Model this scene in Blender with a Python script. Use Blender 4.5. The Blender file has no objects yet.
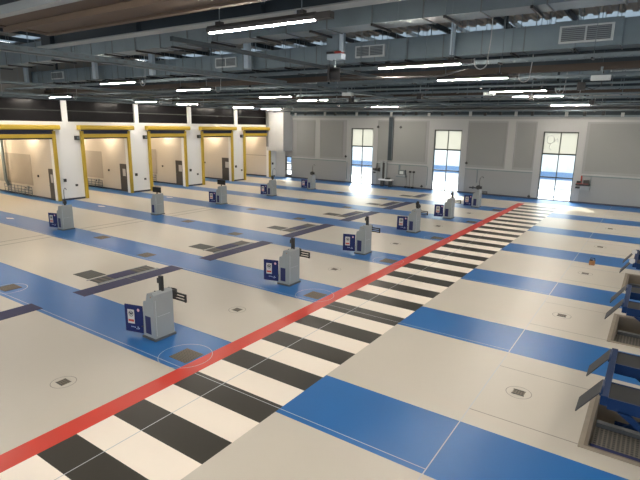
import bpy, bmesh, math
from mathutils import Vector, Matrix
C = bpy.context.scene
col = C.collection
PI = math.pi

# ------------------------------------------------------------------ materials
def mat(name, c, rough=.5, metal=0.0, spec=.5, var=.0, scale=3.0, bump=0.0, coat=0.0):
    m = bpy.data.materials.new(name); m.use_nodes = True
    nt = m.node_tree; b = nt.nodes['Principled BSDF']
    b.inputs['Base Color'].default_value = (*c, 1)
    b.inputs['Roughness'].default_value = rough
    b.inputs['Metallic'].default_value = metal
    b.inputs['Specular IOR Level'].default_value = spec
    b.inputs['Coat Weight'].default_value = coat
    b.inputs['Coat Roughness'].default_value = .12
    tc = nt.nodes.new('ShaderNodeTexCoord')
    n = nt.nodes.new('ShaderNodeTexNoise'); n.inputs['Scale'].default_value = scale; n.inputs['Detail'].default_value = 4
    nt.links.new(tc.outputs['Object'], n.inputs['Vector'])
    if var > 0:
        r = nt.nodes.new('ShaderNodeMix'); r.data_type = 'RGBA'
        r.inputs[6].default_value = (*[max(0, x*(1-var)) for x in c], 1)
        r.inputs[7].default_value = (*[min(1, x*(1+var)) for x in c], 1)
        nt.links.new(n.outputs['Fac'], r.inputs[0]); nt.links.new(r.outputs[2], b.inputs['Base Color'])
    if bump > 0:
        bp = nt.nodes.new('ShaderNodeBump'); bp.inputs['Strength'].default_value = bump; bp.inputs['Distance'].default_value = .01
        nt.links.new(n.outputs['Fac'], bp.inputs['Height']); nt.links.new(bp.outputs['Normal'], b.inputs['Normal'])
    return m
def emis(name, c, s):
    m = bpy.data.materials.new(name); m.use_nodes = True; nt = m.node_tree
    b = nt.nodes['Principled BSDF']; b.inputs['Base Color'].default_value = (.8, .8, .8, 1)
    b.inputs['Emission Color'].default_value = (*c, 1); b.inputs['Emission Strength'].default_value = s
    return m
def bars_mat(name, c1, c2, axis, period, duty, rough=.5, metal=0.0):
    """two-tone procedural bars along an object axis (gratings, louvres)"""
    m = mat(name, c1, rough, metal); nt = m.node_tree; b = nt.nodes['Principled BSDF']
    tc = nt.nodes.new('ShaderNodeTexCoord'); sp = nt.nodes.new('ShaderNodeSeparateXYZ')
    nt.links.new(tc.outputs['Object'], sp.inputs[0])
    outs = []
    for ax in axis:
        d = nt.nodes.new('ShaderNodeMath'); d.operation = 'DIVIDE'; d.inputs[1].default_value = period
        f = nt.nodes.new('ShaderNodeMath'); f.operation = 'FRACT'
        g = nt.nodes.new('ShaderNodeMath'); g.operation = 'GREATER_THAN'; g.inputs[1].default_value = duty
        nt.links.new(sp.outputs['XYZ'.index(ax)], d.inputs[0]); nt.links.new(d.outputs[0], f.inputs[0]); nt.links.new(f.outputs[0], g.inputs[0])
        outs.append(g)
    o = outs[0]
    if len(outs) > 1:
        x = nt.nodes.new('ShaderNodeMath'); x.operation = 'MAXIMUM'
        nt.links.new(outs[0].outputs[0], x.inputs[0]); nt.links.new(outs[1].outputs[0], x.inputs[1]); o = x
    r = nt.nodes.new('ShaderNodeMix'); r.data_type = 'RGBA'
    r.inputs[6].default_value = (*c1, 1); r.inputs[7].default_value = (*c2, 1)
    nt.links.new(o.outputs[0], r.inputs[0]); nt.links.new(r.outputs[2], b.inputs['Base Color'])
    return m

def glass_mat(name, tint, gloss=.08, trans=None):
    m = bpy.data.materials.new(name); m.use_nodes = True; nt = m.node_tree; nt.nodes.clear()
    o = nt.nodes.new('ShaderNodeOutputMaterial'); mx = nt.nodes.new('ShaderNodeMixShader'); mx.inputs[0].default_value = gloss
    t = nt.nodes.new('ShaderNodeBsdfTransparent'); t.inputs[0].default_value = (*tint, 1)
    g = nt.nodes.new('ShaderNodeBsdfGlossy'); g.inputs['Roughness'].default_value = .05
    src = t
    if trans:
        tl = nt.nodes.new('ShaderNodeBsdfTranslucent'); tl.inputs[0].default_value = (*trans, 1)
        m2 = nt.nodes.new('ShaderNodeMixShader'); m2.inputs[0].default_value = .8
        nt.links.new(t.outputs[0], m2.inputs[1]); nt.links.new(tl.outputs[0], m2.inputs[2]); src = m2
    nt.links.new(src.outputs[0], mx.inputs[1]); nt.links.new(g.outputs[0], mx.inputs[2]); nt.links.new(mx.outputs[0], o.inputs[0])
    return m

FR = .36
M = dict(
 lane=mat('lane_paint', (.575,.53,.455), FR, spec=.28, var=.04, scale=.35),
 zwhite=mat('crossing_white_paint', (.90,.81,.70), FR, spec=.28, var=.03, scale=.6),
 zblack=mat('crossing_black_paint', (.042,.038,.030), FR, spec=.28, var=.08, scale=.6),
 red=mat('red_line_paint', (.62,.055,.035), FR, spec=.28, var=.05, scale=.6),
 blue=mat('blue_lane_paint', (.025,.145,.40), .33, spec=.28, var=.06, scale=.5),
 joint=mat('floor_joint', (.50,.52,.54), .5),
 djoint=mat('dark_floor_joint', (.28,.26,.22), .6),
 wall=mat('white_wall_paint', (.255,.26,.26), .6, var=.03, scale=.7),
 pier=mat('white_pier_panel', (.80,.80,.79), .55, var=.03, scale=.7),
 panel=mat('grey_wall_panel', (.23,.235,.23), .8, var=.04, scale=.8),
 trim=mat('grey_trim_paint', (.34,.345,.34), .6, var=.03, scale=.7),
 cpanel=mat('bay_panel_paint', (.40,.37,.33), .7, var=.03),
 bulk=mat('bulkhead_paint', (.52,.53,.53), .6, var=.03),
 skirt=mat('dark_skirting', (.04,.045,.07), .5),
 yellow=mat('yellow_door_paint', (.46,.32,.03), .45, var=.08, scale=2),
 navy=mat('navy_curtain', (.025,.03,.075), .6, var=.1),
 cream=mat('bay_wall_paint', (.62,.58,.52), .6, var=.03, scale=.7),
 doorg=mat('dark_door_paint', (.06,.055,.05), .45, var=.1),
 duct=mat('galvanised_steel', (.17,.22,.25), .45, .4, var=.25, scale=1.1),
 seam=mat('duct_seam_steel', (.15,.17,.18), .5, .5),
 steel=mat('painted_steel_beam', (.034,.046,.054), .6, 0, .2, var=.10, scale=1.4),
 steell=mat("pale_lit_steel", (.30,.33,.33), .5, .2, var=.1, scale=1.5),  # bounced lamp light on the beam flange is put into its pale colour
 brown=mat('brown_steel_beam', (.115,.085,.062), .65, 0, .2, var=.12, scale=1.2),
 brownb=mat('brown_flange_paint', (.070,.056,.046), .65, 0, .2, var=.1, scale=1.2),
 post=mat('light_steel_post', (.42,.50,.56), .5, .1, var=.05),
 deck=mat('roof_deck_steel', (.21,.205,.19), .7, 0, var=.1, scale=.8),
 rail=mat('tray_steel', (.15,.19,.21), .45, .4, var=.15, scale=3),
 black=mat('black_plastic', (.012,.012,.013), .45),
 hood=mat('black_housing', (.03,.03,.03), .5),
 cable=mat('grey_cable', (.35,.36,.36), .6),
 kiosk=mat('console_grey_enamel', (.26,.28,.285), .5, 0, .3, var=.03, scale=3),
 kioskd=mat('console_plinth', (.07,.075,.08), .5),
 navyb=mat('navy_enamel', (.014,.022,.10), .5, 0, .2, var=.05),
 paper=mat('white_paper', (.50,.49,.48), .7),
 prred=mat('print_red', (.45,.06,.04), .7),
 prdark=mat('print_dark', (.03,.03,.035), .7),
 prpink=mat('print_pink', (.6,.35,.42), .7),
 prwhite=mat('print_pale', (.35,.42,.6), .7),
 steelbl=mat('blue_lift_enamel', (.004,.022,.08), .5, 0, .2, var=.1),
 runway=mat('runway_steel', (.020,.021,.022), .65, 0, .2, var=.15, scale=6),
 flap=mat('ramp_plate_steel', (.060,.062,.065), .6, 0, .25, var=.12, scale=4),
 tan=mat('pit_kerb_concrete', (.30,.255,.20), .8, var=.2, scale=5, bump=.2),
 pitd=mat('pit_concrete', (.20,.165,.125), .85, var=.2, scale=4),
 grate=bars_mat('pit_grating', (.03,.03,.03), (.15,.135,.11), 'XY', .07, .6, .6, .3),
 fgrate=bars_mat('floor_grating', (.055,.05,.04), (.19,.16,.12), 'XY', .05, .6, .6, .2),
 plate=mat('slate_blue_plate', (.026,.030,.090), .5, 0, .2, var=.15, scale=2),
 roller=bars_mat('roller_bed', (.035,.033,.035), (.10,.085,.07), 'Y', .22, .5, .5, .3),
 pdark=bars_mat('tread_plate', (.05,.052,.048), (.085,.085,.075), 'XY', .12, .5, .55, .2),
 louver=bars_mat('grille_slats', (.22,.25,.27), (.07,.08,.085), 'Z', .05, .5, .5, .3),
 gframe=mat('grille_frame', (.50,.54,.54), .5, .2),
 orange=mat('orange_box', (.28,.13,.05), .6, var=.15),
 darkglass=mat('dark_glazing', (.010,.009,.010), .25, 0, .15, var=.3, scale=.5),
 alu=mat('black_window_frame', (.03,.035,.03), .5),
 screen=mat('screen_glass', (.012,.013,.016), .25),
 hosered=mat('red_bracket', (.30,.03,.02), .5),
 pglass=glass_mat('clear_glazing', (.93,.97,.96)),
 blind=glass_mat('frosted_glazing', (.10,.10,.09), .03, (.43,.435,.40)),
 sky_gl=glass_mat('skylight_glazing', (.02,.03,.03), .02, (.30,.34,.37)),
 tube=emis('tube_light', (1.0,.91,.79), 238),
 baylamp=emis('bay_lamp_glow', (1.0,.80,.56), 88),
 pave=mat('outside_paving', (.80,.79,.77), .7, var=.05),
 facade=mat('outside_facade', (.80,.80,.77), .7, var=.04),
 fglass=mat('outside_glazing', (.72,.80,.82), .3, 0, .5),
 fblue=mat('outside_blue_band', (.14,.26,.46), .5),
)

# ------------------------------------------------------------------ mesh helpers
class MB:
    def __init__(s): s.bm = bmesh.new(); s.mats = []
    def mi(s, m):
        if m not in s.mats: s.mats.append(m)
        return s.mats.index(m)
    def box(s, a, b, m, bev=0):
        x0,y0,z0 = [min(p,q) for p,q in zip(a,b)]; x1,y1,z1 = [max(p,q) for p,q in zip(a,b)]
        v = [s.bm.verts.new(p) for p in ((x0,y0,z0),(x1,y0,z0),(x1,y1,z0),(x0,y1,z0),(x0,y0,z1),(x1,y0,z1),(x1,y1,z1),(x0,y1,z1))]
        i = s.mi(m); fs = []
        for q in ((3,2,1,0),(4,5,6,7),(0,1,5,4),(1,2,6,5),(2,3,7,6),(3,0,4,7)):
            f = s.bm.faces.new([v[k] for k in q]); f.material_index = i; fs.append(f)
        if bev:
            es = list({e for f in fs for e in f.edges})
            r = bmesh.ops.bevel(s.bm, geom=es, offset=bev, segments=2, affect='EDGES', profile=.6)
            for f in r['faces']: f.material_index = i
        return s
    def prism(s, poly, a, b, axis, m):
        """poly: 2D outline in the plane normal to axis, extruded a..b"""
        def P(u, w, t): return {'X':(t,u,w),'Y':(u,t,w),'Z':(u,w,t)}[axis]
        lo = [s.bm.verts.new(P(u,w,a)) for u,w in poly]; hi = [s.bm.verts.new(P(u,w,b)) for u,w in poly]
        i = s.mi(m); n = len(poly)
        fs = [s.bm.faces.new(lo), s.bm.faces.new(hi[::-1])]
        for k in range(n): fs.append(s.bm.faces.new([lo[k], hi[k], hi[(k+1)%n], lo[(k+1)%n]]))
        for f in fs: f.material_index = i
        bmesh.ops.recalc_face_normals(s.bm, faces=fs)
        return s
    def quadslab(s, pts, t, m):
        """slab through four points with thickness t"""
        p = [Vector(q) for q in pts]; n = (p[1]-p[0]).cross(p[3]-p[0]).normalized()*t
        a = [s.bm.verts.new(q) for q in p]; b = [s.bm.verts.new(q+n) for q in p]; i = s.mi(m)
        fs = [s.bm.faces.new(a[::-1]), s.bm.faces.new(b)]
        for k in range(4): fs.append(s.bm.faces.new([a[k], a[(k+1)%4], b[(k+1)%4], b[k]]))
        for f in fs: f.material_index = i
        bmesh.ops.recalc_face_normals(s.bm, faces=fs)
        return s
    def tube(s, pts, r, m, n=8):
        pts = [Vector(p) for p in pts]; rings = []; i = s.mi(m)
        for k, p in enumerate(pts):
            d = (pts[min(k+1, len(pts)-1)] - pts[max(k-1, 0)]).normalized()
            up = Vector((0,0,1)) if abs(d.z) < .9 else Vector((1,0,0))
            a = d.cross(up).normalized(); b = d.cross(a)
            rr = r[k] if isinstance(r, (list, tuple)) else r
            rings.append([s.bm.verts.new(p + a*rr*math.cos(2*PI*j/n) + b*rr*math.sin(2*PI*j/n)) for j in range(n)])
        for A, B in zip(rings, rings[1:]):
            for j in range(n):
                f = s.bm.faces.new([A[j], A[(j+1)%n], B[(j+1)%n], B[j]]); f.material_index = i; f.smooth = True
        for R in (rings[0][::-1], rings[-1]):
            f = s.bm.faces.new(R); f.material_index = i
        return s
    def ring(s, c, r0, r1, z, m, n=48, h=.003):
        i = s.mi(m)
        for k in range(n):
            a, b = 2*PI*k/n, 2*PI*(k+1)/n
            q = [(c[0]+r*math.cos(t), c[1]+r*math.sin(t), z+h) for r, t in ((r0,a),(r1,a),(r1,b),(r0,b))]
            f = s.bm.faces.new([s.bm.verts.new(p) for p in q]); f.material_index = i
        return s
    def build(s, name, parent=None, loc=None, recalc=False):
        if loc is not None: bmesh.ops.translate(s.bm, verts=s.bm.verts, vec=-Vector(loc))
        if recalc: bmesh.ops.recalc_face_normals(s.bm, faces=s.bm.faces)
        me = bpy.data.meshes.new(name); s.bm.to_mesh(me); s.bm.free()
        for m in s.mats: me.materials.append(M[m])
        o = bpy.data.objects.new(name, me); col.objects.link(o)
        if loc is not None: o.location = loc
        if parent is not None: o.parent = parent
        return o
def box(name, a, b, m, parent=None, bev=0): return MB().box(a, b, m, bev).build(name, parent)
def thing(name, label, cat, loc=(0,0,0), group=None, rz=0):
    o = bpy.data.objects.new(name, None); col.objects.link(o); o.location = loc; o.rotation_euler.z = rz
    o.empty_display_size = .2; o['label'] = label; o['category'] = cat
    if group: o['group'] = group
    return o
def tag(o, label, cat, group=None):
    o['label'] = label; o['category'] = cat
    if group: o['group'] = group
    return o
def struct(o): o['kind'] = 'structure'; return o
ORD = ['first','second','third','fourth','fifth','sixth','seventh','eighth','ninth','tenth','eleventh','twelfth']

XL, YB, ZR = -33.0, 40.4, 9.6          # left wall plane, back wall plane, roof height
XR, YF, XBAY = 16.0, -5.0, -46.0
# ------------------------------------------------------------------ floor with painted markings
STR = [(-9.2,-7.4),(-4.0,-2.2),(1.0,2.72),(6.4,8.12),(11.6,13.3),(16.72,18.4),(21.95,23.7),(27.25,28.95),(32.45,34.3),(38.2,YB)]
LANE = [4.7, 9.8, 15.0, 20.2, 25.45, 30.7, 36.1]
PITS = [(-.40, 4.6, 8.64, 10.85), (-.40, 4.6, 13.82, 16.0), (-.40, 4.6, 19.0, 21.1)]
zeb = []; y = 4.59 - 1.365*7
while y < 37.0: zeb.append((y, y+.67)); y += 1.365
JX = [(-6.79,.009,37.4),(-2.35,.010,40.0)]
xs = {XBAY, XL, -8.05, -7.6, -5.27, XR}; ys = {YF, YB, 37.4}
for a, w, _ in JX: xs |= {a-w, a+w}
for s in STR: ys |= set(s)
for s in zeb: ys |= set(s)
for p in PITS: xs |= {p[0], p[1]}; ys |= {p[2], p[3]}
JY = [(s[0]+.13, .008) for s in STR[:-1]]                        # pale line just inside each blue stripe
JD = [(s[1]+.52, .012) for s in STR[:-1]] + [(s[1]+2.66, .01) for s in STR[:-1]]
for a, w in JY+JD: ys |= {a-w, a+w}
DX = [(-23.50,.04),(-22.82,.04)]
for a, w in DX: xs |= {a-w, a+w}
xs = sorted(xs); ys = sorted(ys)
def inn(v, segs): return any(a <= v <= b for a, b in segs)
fl = MB(); vg = {}
def V(i, j):
    if (i, j) not in vg: vg[i, j] = fl.bm.verts.new((xs[i], ys[j], 0))
    return vg[i, j]
for i in range(len(xs)-1):
    for j in range(len(ys)-1):
        cx, cy = (xs[i]+xs[i+1])/2, (ys[j]+ys[j+1])/2
        if any(p[0] < cx < p[1] and p[2] < cy < p[3] for p in PITS): continue
        blue = inn(cy, STR); m = 'blue' if blue else 'lane'
        if cy < 37.4 and -8.05 < cx < -7.6: m = 'red'
        elif cy < 37.4 and -7.6 < cx < -5.27: m = 'zblack' if inn(cy, zeb) else 'zwhite'
        if any(abs(cx-a) < w and cy < e for a, w, e in JX): m = 'joint'
        elif cx < -8.05 or -7.6 < cx < -2.35:
            if any(abs(cy-a) < w for a, w in JY) and cx > XL: m = 'joint' if (cx > -12 or blue) else m
        if cx > -2.33 and cx < -.4 and any(abs(cy-a) < w for a, w in JD): m = 'djoint'
        if XL < cx < -20 and any(abs(cx-a) < w for a, w in DX) and m == 'lane' and 9 < cy < 24: m = 'djoint'
        f = fl.bm.faces.new([V(i,j), V(i+1,j), V(i+1,j+1), V(i,j+1)]); f.material_index = fl.mi(m)
for k, y in enumerate(LANE):
    dk = 'djoint'
    fl.ring((-9.47, y), .235, .25, 0, dk); fl.ring((-1.71, y), .235, .25, 0, dk)
for s in STR[3:9]:
    fl.ring((-8.40, s[0]+.57), .60, .613, 0, 'joint'); 
fl.ring((-16.55, 6.85), .50, .52, 0, 'joint')
for k, y in enumerate((12.5, 17.95, 23.3)):                       # small white painted direction marks on the blue stripes
    i = fl.mi('zwhite')
    q = [(-29.4,y-.02,.003),(-29.0,y-.14,.003),(-28.6,y+.06,.003),(-29.0,y+.16,.003)]
    f = fl.bm.faces.new([fl.bm.verts.new(p) for p in q]); f.material_index = i
floor = struct(fl.build('floor'))

# pits
for n, (x0, x1, y0, y1) in enumerate(PITS):
    k = MB(); w = .08; d = -.62
    k.box((x0,y0,d),(x0+.06,y1,0),'pitd'); k.box((x0,y0,d),(x1,y0+.06,0),'pitd'); k.box((x0,y1-.06,d),(x1,y1,0),'pitd'); k.box((x1-.06,y0,d),(x1,y1,0),'pitd')
    k.box((x0,y0,d-.1),(x1,y1,d),'pitd')
    k.box((x0-w,y0-w,-.02),(x0,y1+w,.015),'tan'); k.box((x0,y0-w,-.02),(x1,y0,.015),'tan'); k.box((x0,y1,-.02),(x1,y1+w,.015),'tan')
    struct(k.build('trim_%d' % (n+20)))
    g = thing('pit_grating', ['steel mesh walkway in the pit under the nearest lift', 'steel mesh walkway in the pit under the second lift', 'steel mesh walkway in the pit farthest from the camera'][n], 'grating', (x0, y0, d))
    MB().box((x0+.10,y0+.32,-.20),(x1-.1,y0+1.05,-.16),'grate').build('mesh_panel').parent = g
    b = MB()
    b.box((x0+.08,y0+.22,-.30),(x1-.1,y0+.32,-.10),'navyb')
    for t in (.2, 1.15, 2.3, 3.5): b.box((x0+t,y0+.24,d),(x0+t+.08,y0+.30,-.2),'black')
    b.build('bearer'); c = MB().box((x0+.1,y0+1.05,-.22),(x1-.1,y0+1.17,-.08),'kioskd').build('toe_board')
    for o in list(col.objects)[-2:]: o.parent = g
    for o in g.children: o.matrix_parent_inverse = Matrix.Translation(-g.location)

def fixp(root):
    """children were modelled in world space: keep them there"""
    bpy.context.view_layer.update()
    for o in root.children:
        o.matrix_parent_inverse = root.matrix_world.inverted()

# ------------------------------------------------------------------ vehicle lifts
for n, y0 in enumerate((8.85, 14.03, 19.2)):
    L = thing('vehicle_lift', ['blue vehicle lift nearest the camera, with two tilted grey ramp flaps', 'blue vehicle lift in the middle of the three, over the second pit', 'blue vehicle lift farthest back, with pale round rollers at its end'][n], 'lift', (0, y0+1.05, 0))
    z = .86
    for dy in (0, 1.5):
        r = MB(); a = y0+dy
        r.box((-.16,a,z-.02),(5.2,a+.60,z+.02),'runway'); 
        r.box((-.16,a-.03,z-.17),(5.2,a,z+.03),'steelbl').box((-.16,a+.60,z-.17),(5.2,a+.63,z+.03),'steelbl')
        r.box((-.1,a+.08,z-.12),(5.2,a+.52,z-.02),'kioskd')
        for t in (1.0,2.4,3.8): r.box((t,a+.1,z+.02),(t+.5,a+.5,z+.035),'black')
        r.build('runway', L)
        h = MB(); h.quadslab([(-.28,a+.02,z+.06),(-.28,a+.56,z+.06),(-.60,a+.56,z-.40),(-.60,a+.02,z-.40)], .018, 'flap')
        f = h.build('ramp_flap', L)
        h2 = MB().tube([(-.27,a,z+.04),(-.27,a+.58,z+.04)], .025, 'steelbl').build('hinge', L)
    b = MB().box((-.27,y0-.04,z-.12),(-.16,y0+2.20,z+.05),'steelbl', .01)
    b.build('cross_beam', L)
    for dy in (-.10, 1.72):
        a = y0+dy
        s = MB()
        s.quadslab([(.0,a,z-.15),(.16,a,z-.15),(2.16,a,-.62),(2.0,a,-.62)], .06, 'steelbl')
        s.quadslab([(2.0,a+.1,z-.15),(2.16,a+.1,z-.15),(.16,a+.1,-.62),(.0,a+.1,-.62)], .06, 'steelbl')
        s.tube([(1.08,a-.05,.05),(1.08,a+.2,.05)], .05, 'kiosk', 12)
        s.build('scissor_arm', L)
    for t in (-.18,1.85): MB().box((-.02,y0+t,-.62),(2.4,y0+t+.1,-.52),'steelbl').build('base_rail', L)
    if n == 2:
        for dy in (.02, 1.52): MB().tube([(-.30,y0+dy-.06,z+.08),(-.30,y0+dy+.06,z+.08)], .085, 'paper', 14).build('roller', L)
    fixp(L)

# orange box standing on the blue stripe
ob = thing('tool_caddy', 'small orange and black tool caddy alone on a blue stripe', 'tool box', (-1.66,21.75,0))
box('tray', (-1.76,21.66,0.0),(-1.56,21.86,.17),'orange',ob,.01); MB().tube([(-1.75,21.76,.16),(-1.73,21.76,.27),(-1.59,21.76,.27),(-1.57,21.76,.16)], .018, 'black').build('handle', ob)
box('battery', (-1.74,21.68,.17),(-1.64,21.78,.22),'black',ob); fixp(ob)

# ------------------------------------------------------------------ floor fittings
for k, y in enumerate(LANE[:6]):
    for x, side in ((-9.47,'left of the red line'),(-1.71,'near the lifts')):
        if side[0] == 'n' and k == 0: continue
        g = thing('floor_drain', 'small floor drain in thin ring, %s from the front %s' % (ORD[k if side[0]=='l' else k-1], side), 'drain', (x,y,0))
        box('drain_cover', (x-.11,y-.09,.0),(x+.11,y+.09,.008),'fgrate',g)
        MB().box((x-.12,y-.10,0),(x+.12,y-.09,.010),'kioskd').box((x-.12,y+.09,0),(x+.12,y+.10,.010),'kioskd').build('rim',g); fixp(g)
for k, s in enumerate(STR[3:9]):
    y = s[0]+.58
    o = box('floor_grate', (-8.66,y-.27,0),(-8.10,y+.27,.008),'fgrate')
    tag(o, 'square brown grating inside a white ring beside the red line, %s from the front' % ORD[k], 'grate')
for k, s in enumerate(STR[3:9]):
    for x, nm in ((-16.65,'in the middle of the hall'),(-20.9,'left of the roller beds')):
        if x < -20 and k == 0: continue
        y = s[0]+.50 + (.75 if x < -20 else 0)
        o = box('floor_grate', (x-.30,y-.26,0),(x+.30,y+.26,.008),'fgrate')
        tag(o, 'brown grating on blue stripe, %s from the front %s' % (ORD[k - (1 if x < -20 else 0)], nm), 'grate')
for k, y in enumerate(LANE[:7]):
    s0 = y-1.66; o_ = ORD[k]
    e = min(s0+3.55, YB-.3)
    if k < 6:
        o = MB().box((-14.62,s0-(.3 if k else 1.5),0),(-13.97,e,.007),'plate').box((-14.62,s0+1.6,.006),(-13.97,s0+1.64,.009),'kioskd').build('cover_plate')
        tag(o, 'long slate blue cover plate across the %s white lane from the front' % o_, 'cover plate')
    if k:
        o = thing('roller_bed', 'sunken dark roller bed beside the long plate, %s white lane from the front' % o_, 'brake tester', (-15.05,y,0))
        MB().box((-15.34,s0+.70,0),(-14.82,s0+2.95,.012),'roller').build('roller_set', o)
        MB().box((-15.34,s0+1.30,.012),(-14.82,s0+2.2,.022),'plate').build('cover', o)
        MB().box((-14.79,s0+.62,0),(-14.66,s0+3.0,.014),'kiosk').box((-15.40,s0+.62,0),(-15.35,s0+3.0,.014),'kiosk').build('side_rail', o)
        fixp(o)
        o = box('tread_plate', (-16.42,s0+.74,0),(-15.50,s0+1.42,.009),'pdark')
        tag(o, 'dark ribbed square plate left of the roller bed, %s white lane from the front' % o_, 'floor plate')

# ------------------------------------------------------------------ inspection consoles
def console(x, y, label, board=True, top='post', rack=True, back=False):
    K = thing('inspection_console', label, 'console', (x,y,0), 'grey inspection consoles standing on the blue stripes')
    # cabinet profile in XZ: stepped shoulder on the left, slanted top
    prof = [(-.50,.05),(0,.05),(0,1.19),(-.05,1.25),(-.27,1.20),(-.33,1.0),(-.44,.97),(-.46,.90)]
    c = MB().prism(prof, 0, .62, 'Y', 'kiosk')
    c.build('cabinet', K)
    MB().box((-.53,-.03,0),(.03,.66,.055),'kioskd').build('plinth', K)
    MB().box((-.39,-.008,.14),(-.17,.0,.60),'navyb').box((-.37,-.012,.16),(-.19,-.008,.58),'plate').build('louvre', K)
    MB().box((-.002,.10,.62),(.004,.50,.625),'gframe').box((.0,.05,.12),(.004,.055,1.05),'gframe').build('access_panel', K)
    MB().tube([(-.19,.2,1.20),(-.19,.2,1.235)], .022, 'black', 10).build('button', K)
    MB().box((-.13,-.006,1.12),(-.10,0,1.15),'orange').build('warning_lamp', K)
    if board:
        q = MB().quadslab([(-.50,-.01,.10),(-1.06,-.16,.10),(-1.06,-.16,.82),(-.50,-.01,.82)], .03, 'navyb').build('side_panel', K)
        d = Vector((-.56,-.15,0)).normalized(); nrm = Vector((.15,-.56,0)).normalized()
        o0 = Vector((-.50,-.01,0)) + nrm*.034
        def pt(u, z, e=0): p = o0 + d*u + nrm*e; return (p.x, p.y, z)
        def sheet(nm, u0, u1, z0, z1, m, e, par):
            return MB().quadslab([pt(u0,z0,e),pt(u1,z0,e),pt(u1,z1,e),pt(u0,z1,e)], -.002, m)
        def add(nm, rects, par):
            mb = MB()
            for u0,u1,z0,z1,m,e in rects:
                mb.quadslab([pt(u0,z0,e),pt(u0,z1,e),pt(u1,z1,e),pt(u1,z0,e)], .002, m)
            return mb.build(nm, par)
        po = add('poster', [(.24,.46,.34,.71,'paper',0),(.26,.44,.39,.45,'prred',.003)], q)
        rg = MB(); i = rg.mi('prdark')
        for r0, r1, n_ in ((.06,.075,20),(0,.035,8)):
            for k in range(n_):
                a, b2 = 2*PI*k/n_, 2*PI*(k+1)/n_
                vs = [pt(.345+r*math.cos(t), .60+r*math.sin(t), .006) for r, t in ((r0,a),(r1,a),(r1,b2),(r0,b2))]
                if r0 == 0: vs = vs[1:] 
                f = rg.bm.faces.new([rg.bm.verts.new(p) for p in vs]); f.material_index = i
        for sx in (-1, 1):
            f = rg.bm.faces.new([rg.bm.verts.new(pt(.345+sx*a_, .60+b_, .0065)) for a_, b_ in ((.02,.03),(.075,.045),(.06,-.01))]); f.material_index = i
        rg.build('poster_emblem', q)
        lg = MB(); i = lg.mi('prpink')
        n_ = 14
        f = lg.bm.faces.new([lg.bm.verts.new(pt(.10+.04*math.cos(2*PI*k/n_), .72+.04*math.sin(2*PI*k/n_), .003)) for k in range(n_)]); f.material_index = i
        lg.build('round_emblem', q)
        add('lettering', [(.34,.36,.24,.27,'prwhite',0),(.30,.325,.24,.265,'prwhite',0),(.265,.285,.24,.27,'prwhite',0),(.22,.25,.235,.26,'prwhite',0),(.12,.16,.25,.275,'prwhite',0),(.09,.12,.215,.245,'prwhite',0),(.12,.20,.205,.22,'prwhite',0)], q)
        MB().tube([pt(.02,.3,-.01),pt(-.03,.3,-.01)], .015, 'black').build('hinge', q)
    if top == 'post':
        p = MB().box((-.15,.30,1.18),(-.03,.38,1.61),'black',.006).build('screen_post', K)
        MB().box((-.20,.29,1.42),(-.13,.36,1.55),'hood').build('sensor', p)
    elif top == 'monitor':
        p = MB().tube([(-.2,.3,1.18),(-.2,.3,1.36)], .04, 'black', 10).build('stand', K)
        q = MB().box((-.60,.27,1.31),(.18,.33,1.63),'black',.008).build('monitor', K)
        MB().box((-.57,.266,1.34),(.15,.27,1.60),'screen').build('screen', q)
    else:
        p = MB().tube([(-.15,.32,1.18),(-.15,.32,1.5)], [.06,.05], 'black', 10).box((-.25,.25,1.3),(-.06,.38,1.45),'hood',.01).build('scanner', K)
        MB().tube([(-.13,.32,1.45),(-.16,.32,1.75),(-.12,.32,2.0),(-.02,.32,2.1),(.08,.32,2.08),(.13,.32,2.02)], .016, 'black').build('cable_arm', p)
        if top == 'round':
            MB().tube([(-.20,.22,1.36),(-.20,.42,1.36)], .15, 'hood', 16).box((-.36,.27,1.27),(.05,.37,1.45),'black').build('camera_head', K)
    if rack:
        r = MB()
        r.tube([(-.34,.60,1.13),(-.32,.76,1.15),(-.10,.79,1.15)], .028, 'black')
        r.box((-.24,.72,.93),(-.08,.84,1.15),'hood')
        for zz in (.90,.98,1.06): r.box((-.24,.77,zz-.020),(.33,.81,zz+.020),'black')
        r.box((.30,.765,.87),(.34,.815,1.08),'black')
        r.build('hose_rack', K)
    K.scale = (.91, .92, .985)
    return K
RY = [7.06, 12.38, 17.50, 22.88, 27.88, 33.2]
RL = ['grey console with blue side panel nearest the camera, left of the red line',
 'grey console with blue side panel, second from the front along the red line',
 'grey console with tall dark screen post, third from the front along the red line',
 'grey console with dark camera head, fourth from the front along the red line',
 'grey console with plain blue panel, fifth from the front along the red line',
 'grey console farthest along the red line, in front of the back wall']
for k, y in enumerate(RY):
    K = console([-9.57,-9.58,-9.60,-9.68,-9.66,-9.66][k], y, RL[k], top=['post','post','post','post','post','round'][k])
    if k == 3:
        MB().tube([(-.2,.62,1.3),(-.2,.72,1.3)], .13, 'black', 16).build('camera_head', K)
LY = [12.56, 18.07, 23.25, 28.5, 33.7]
LL = ['leftmost grey console, with tall curved cable arm and blue side panel',
 'grey console with wide monitor and no side panel, before third yellow door frame',
 'grey console with wide monitor and blue side panel, before fourth yellow door frame',
 'grey console with thin cable arm, in front of the fifth yellow door frame',
 'grey console farthest back in the left row, before the panelled back wall']
for k, y in enumerate(LY):
    console(-23.72, y, LL[k], board=(k != 1), top=['cable','monitor','monitor','cable','round'][k], rack=False)

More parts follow.
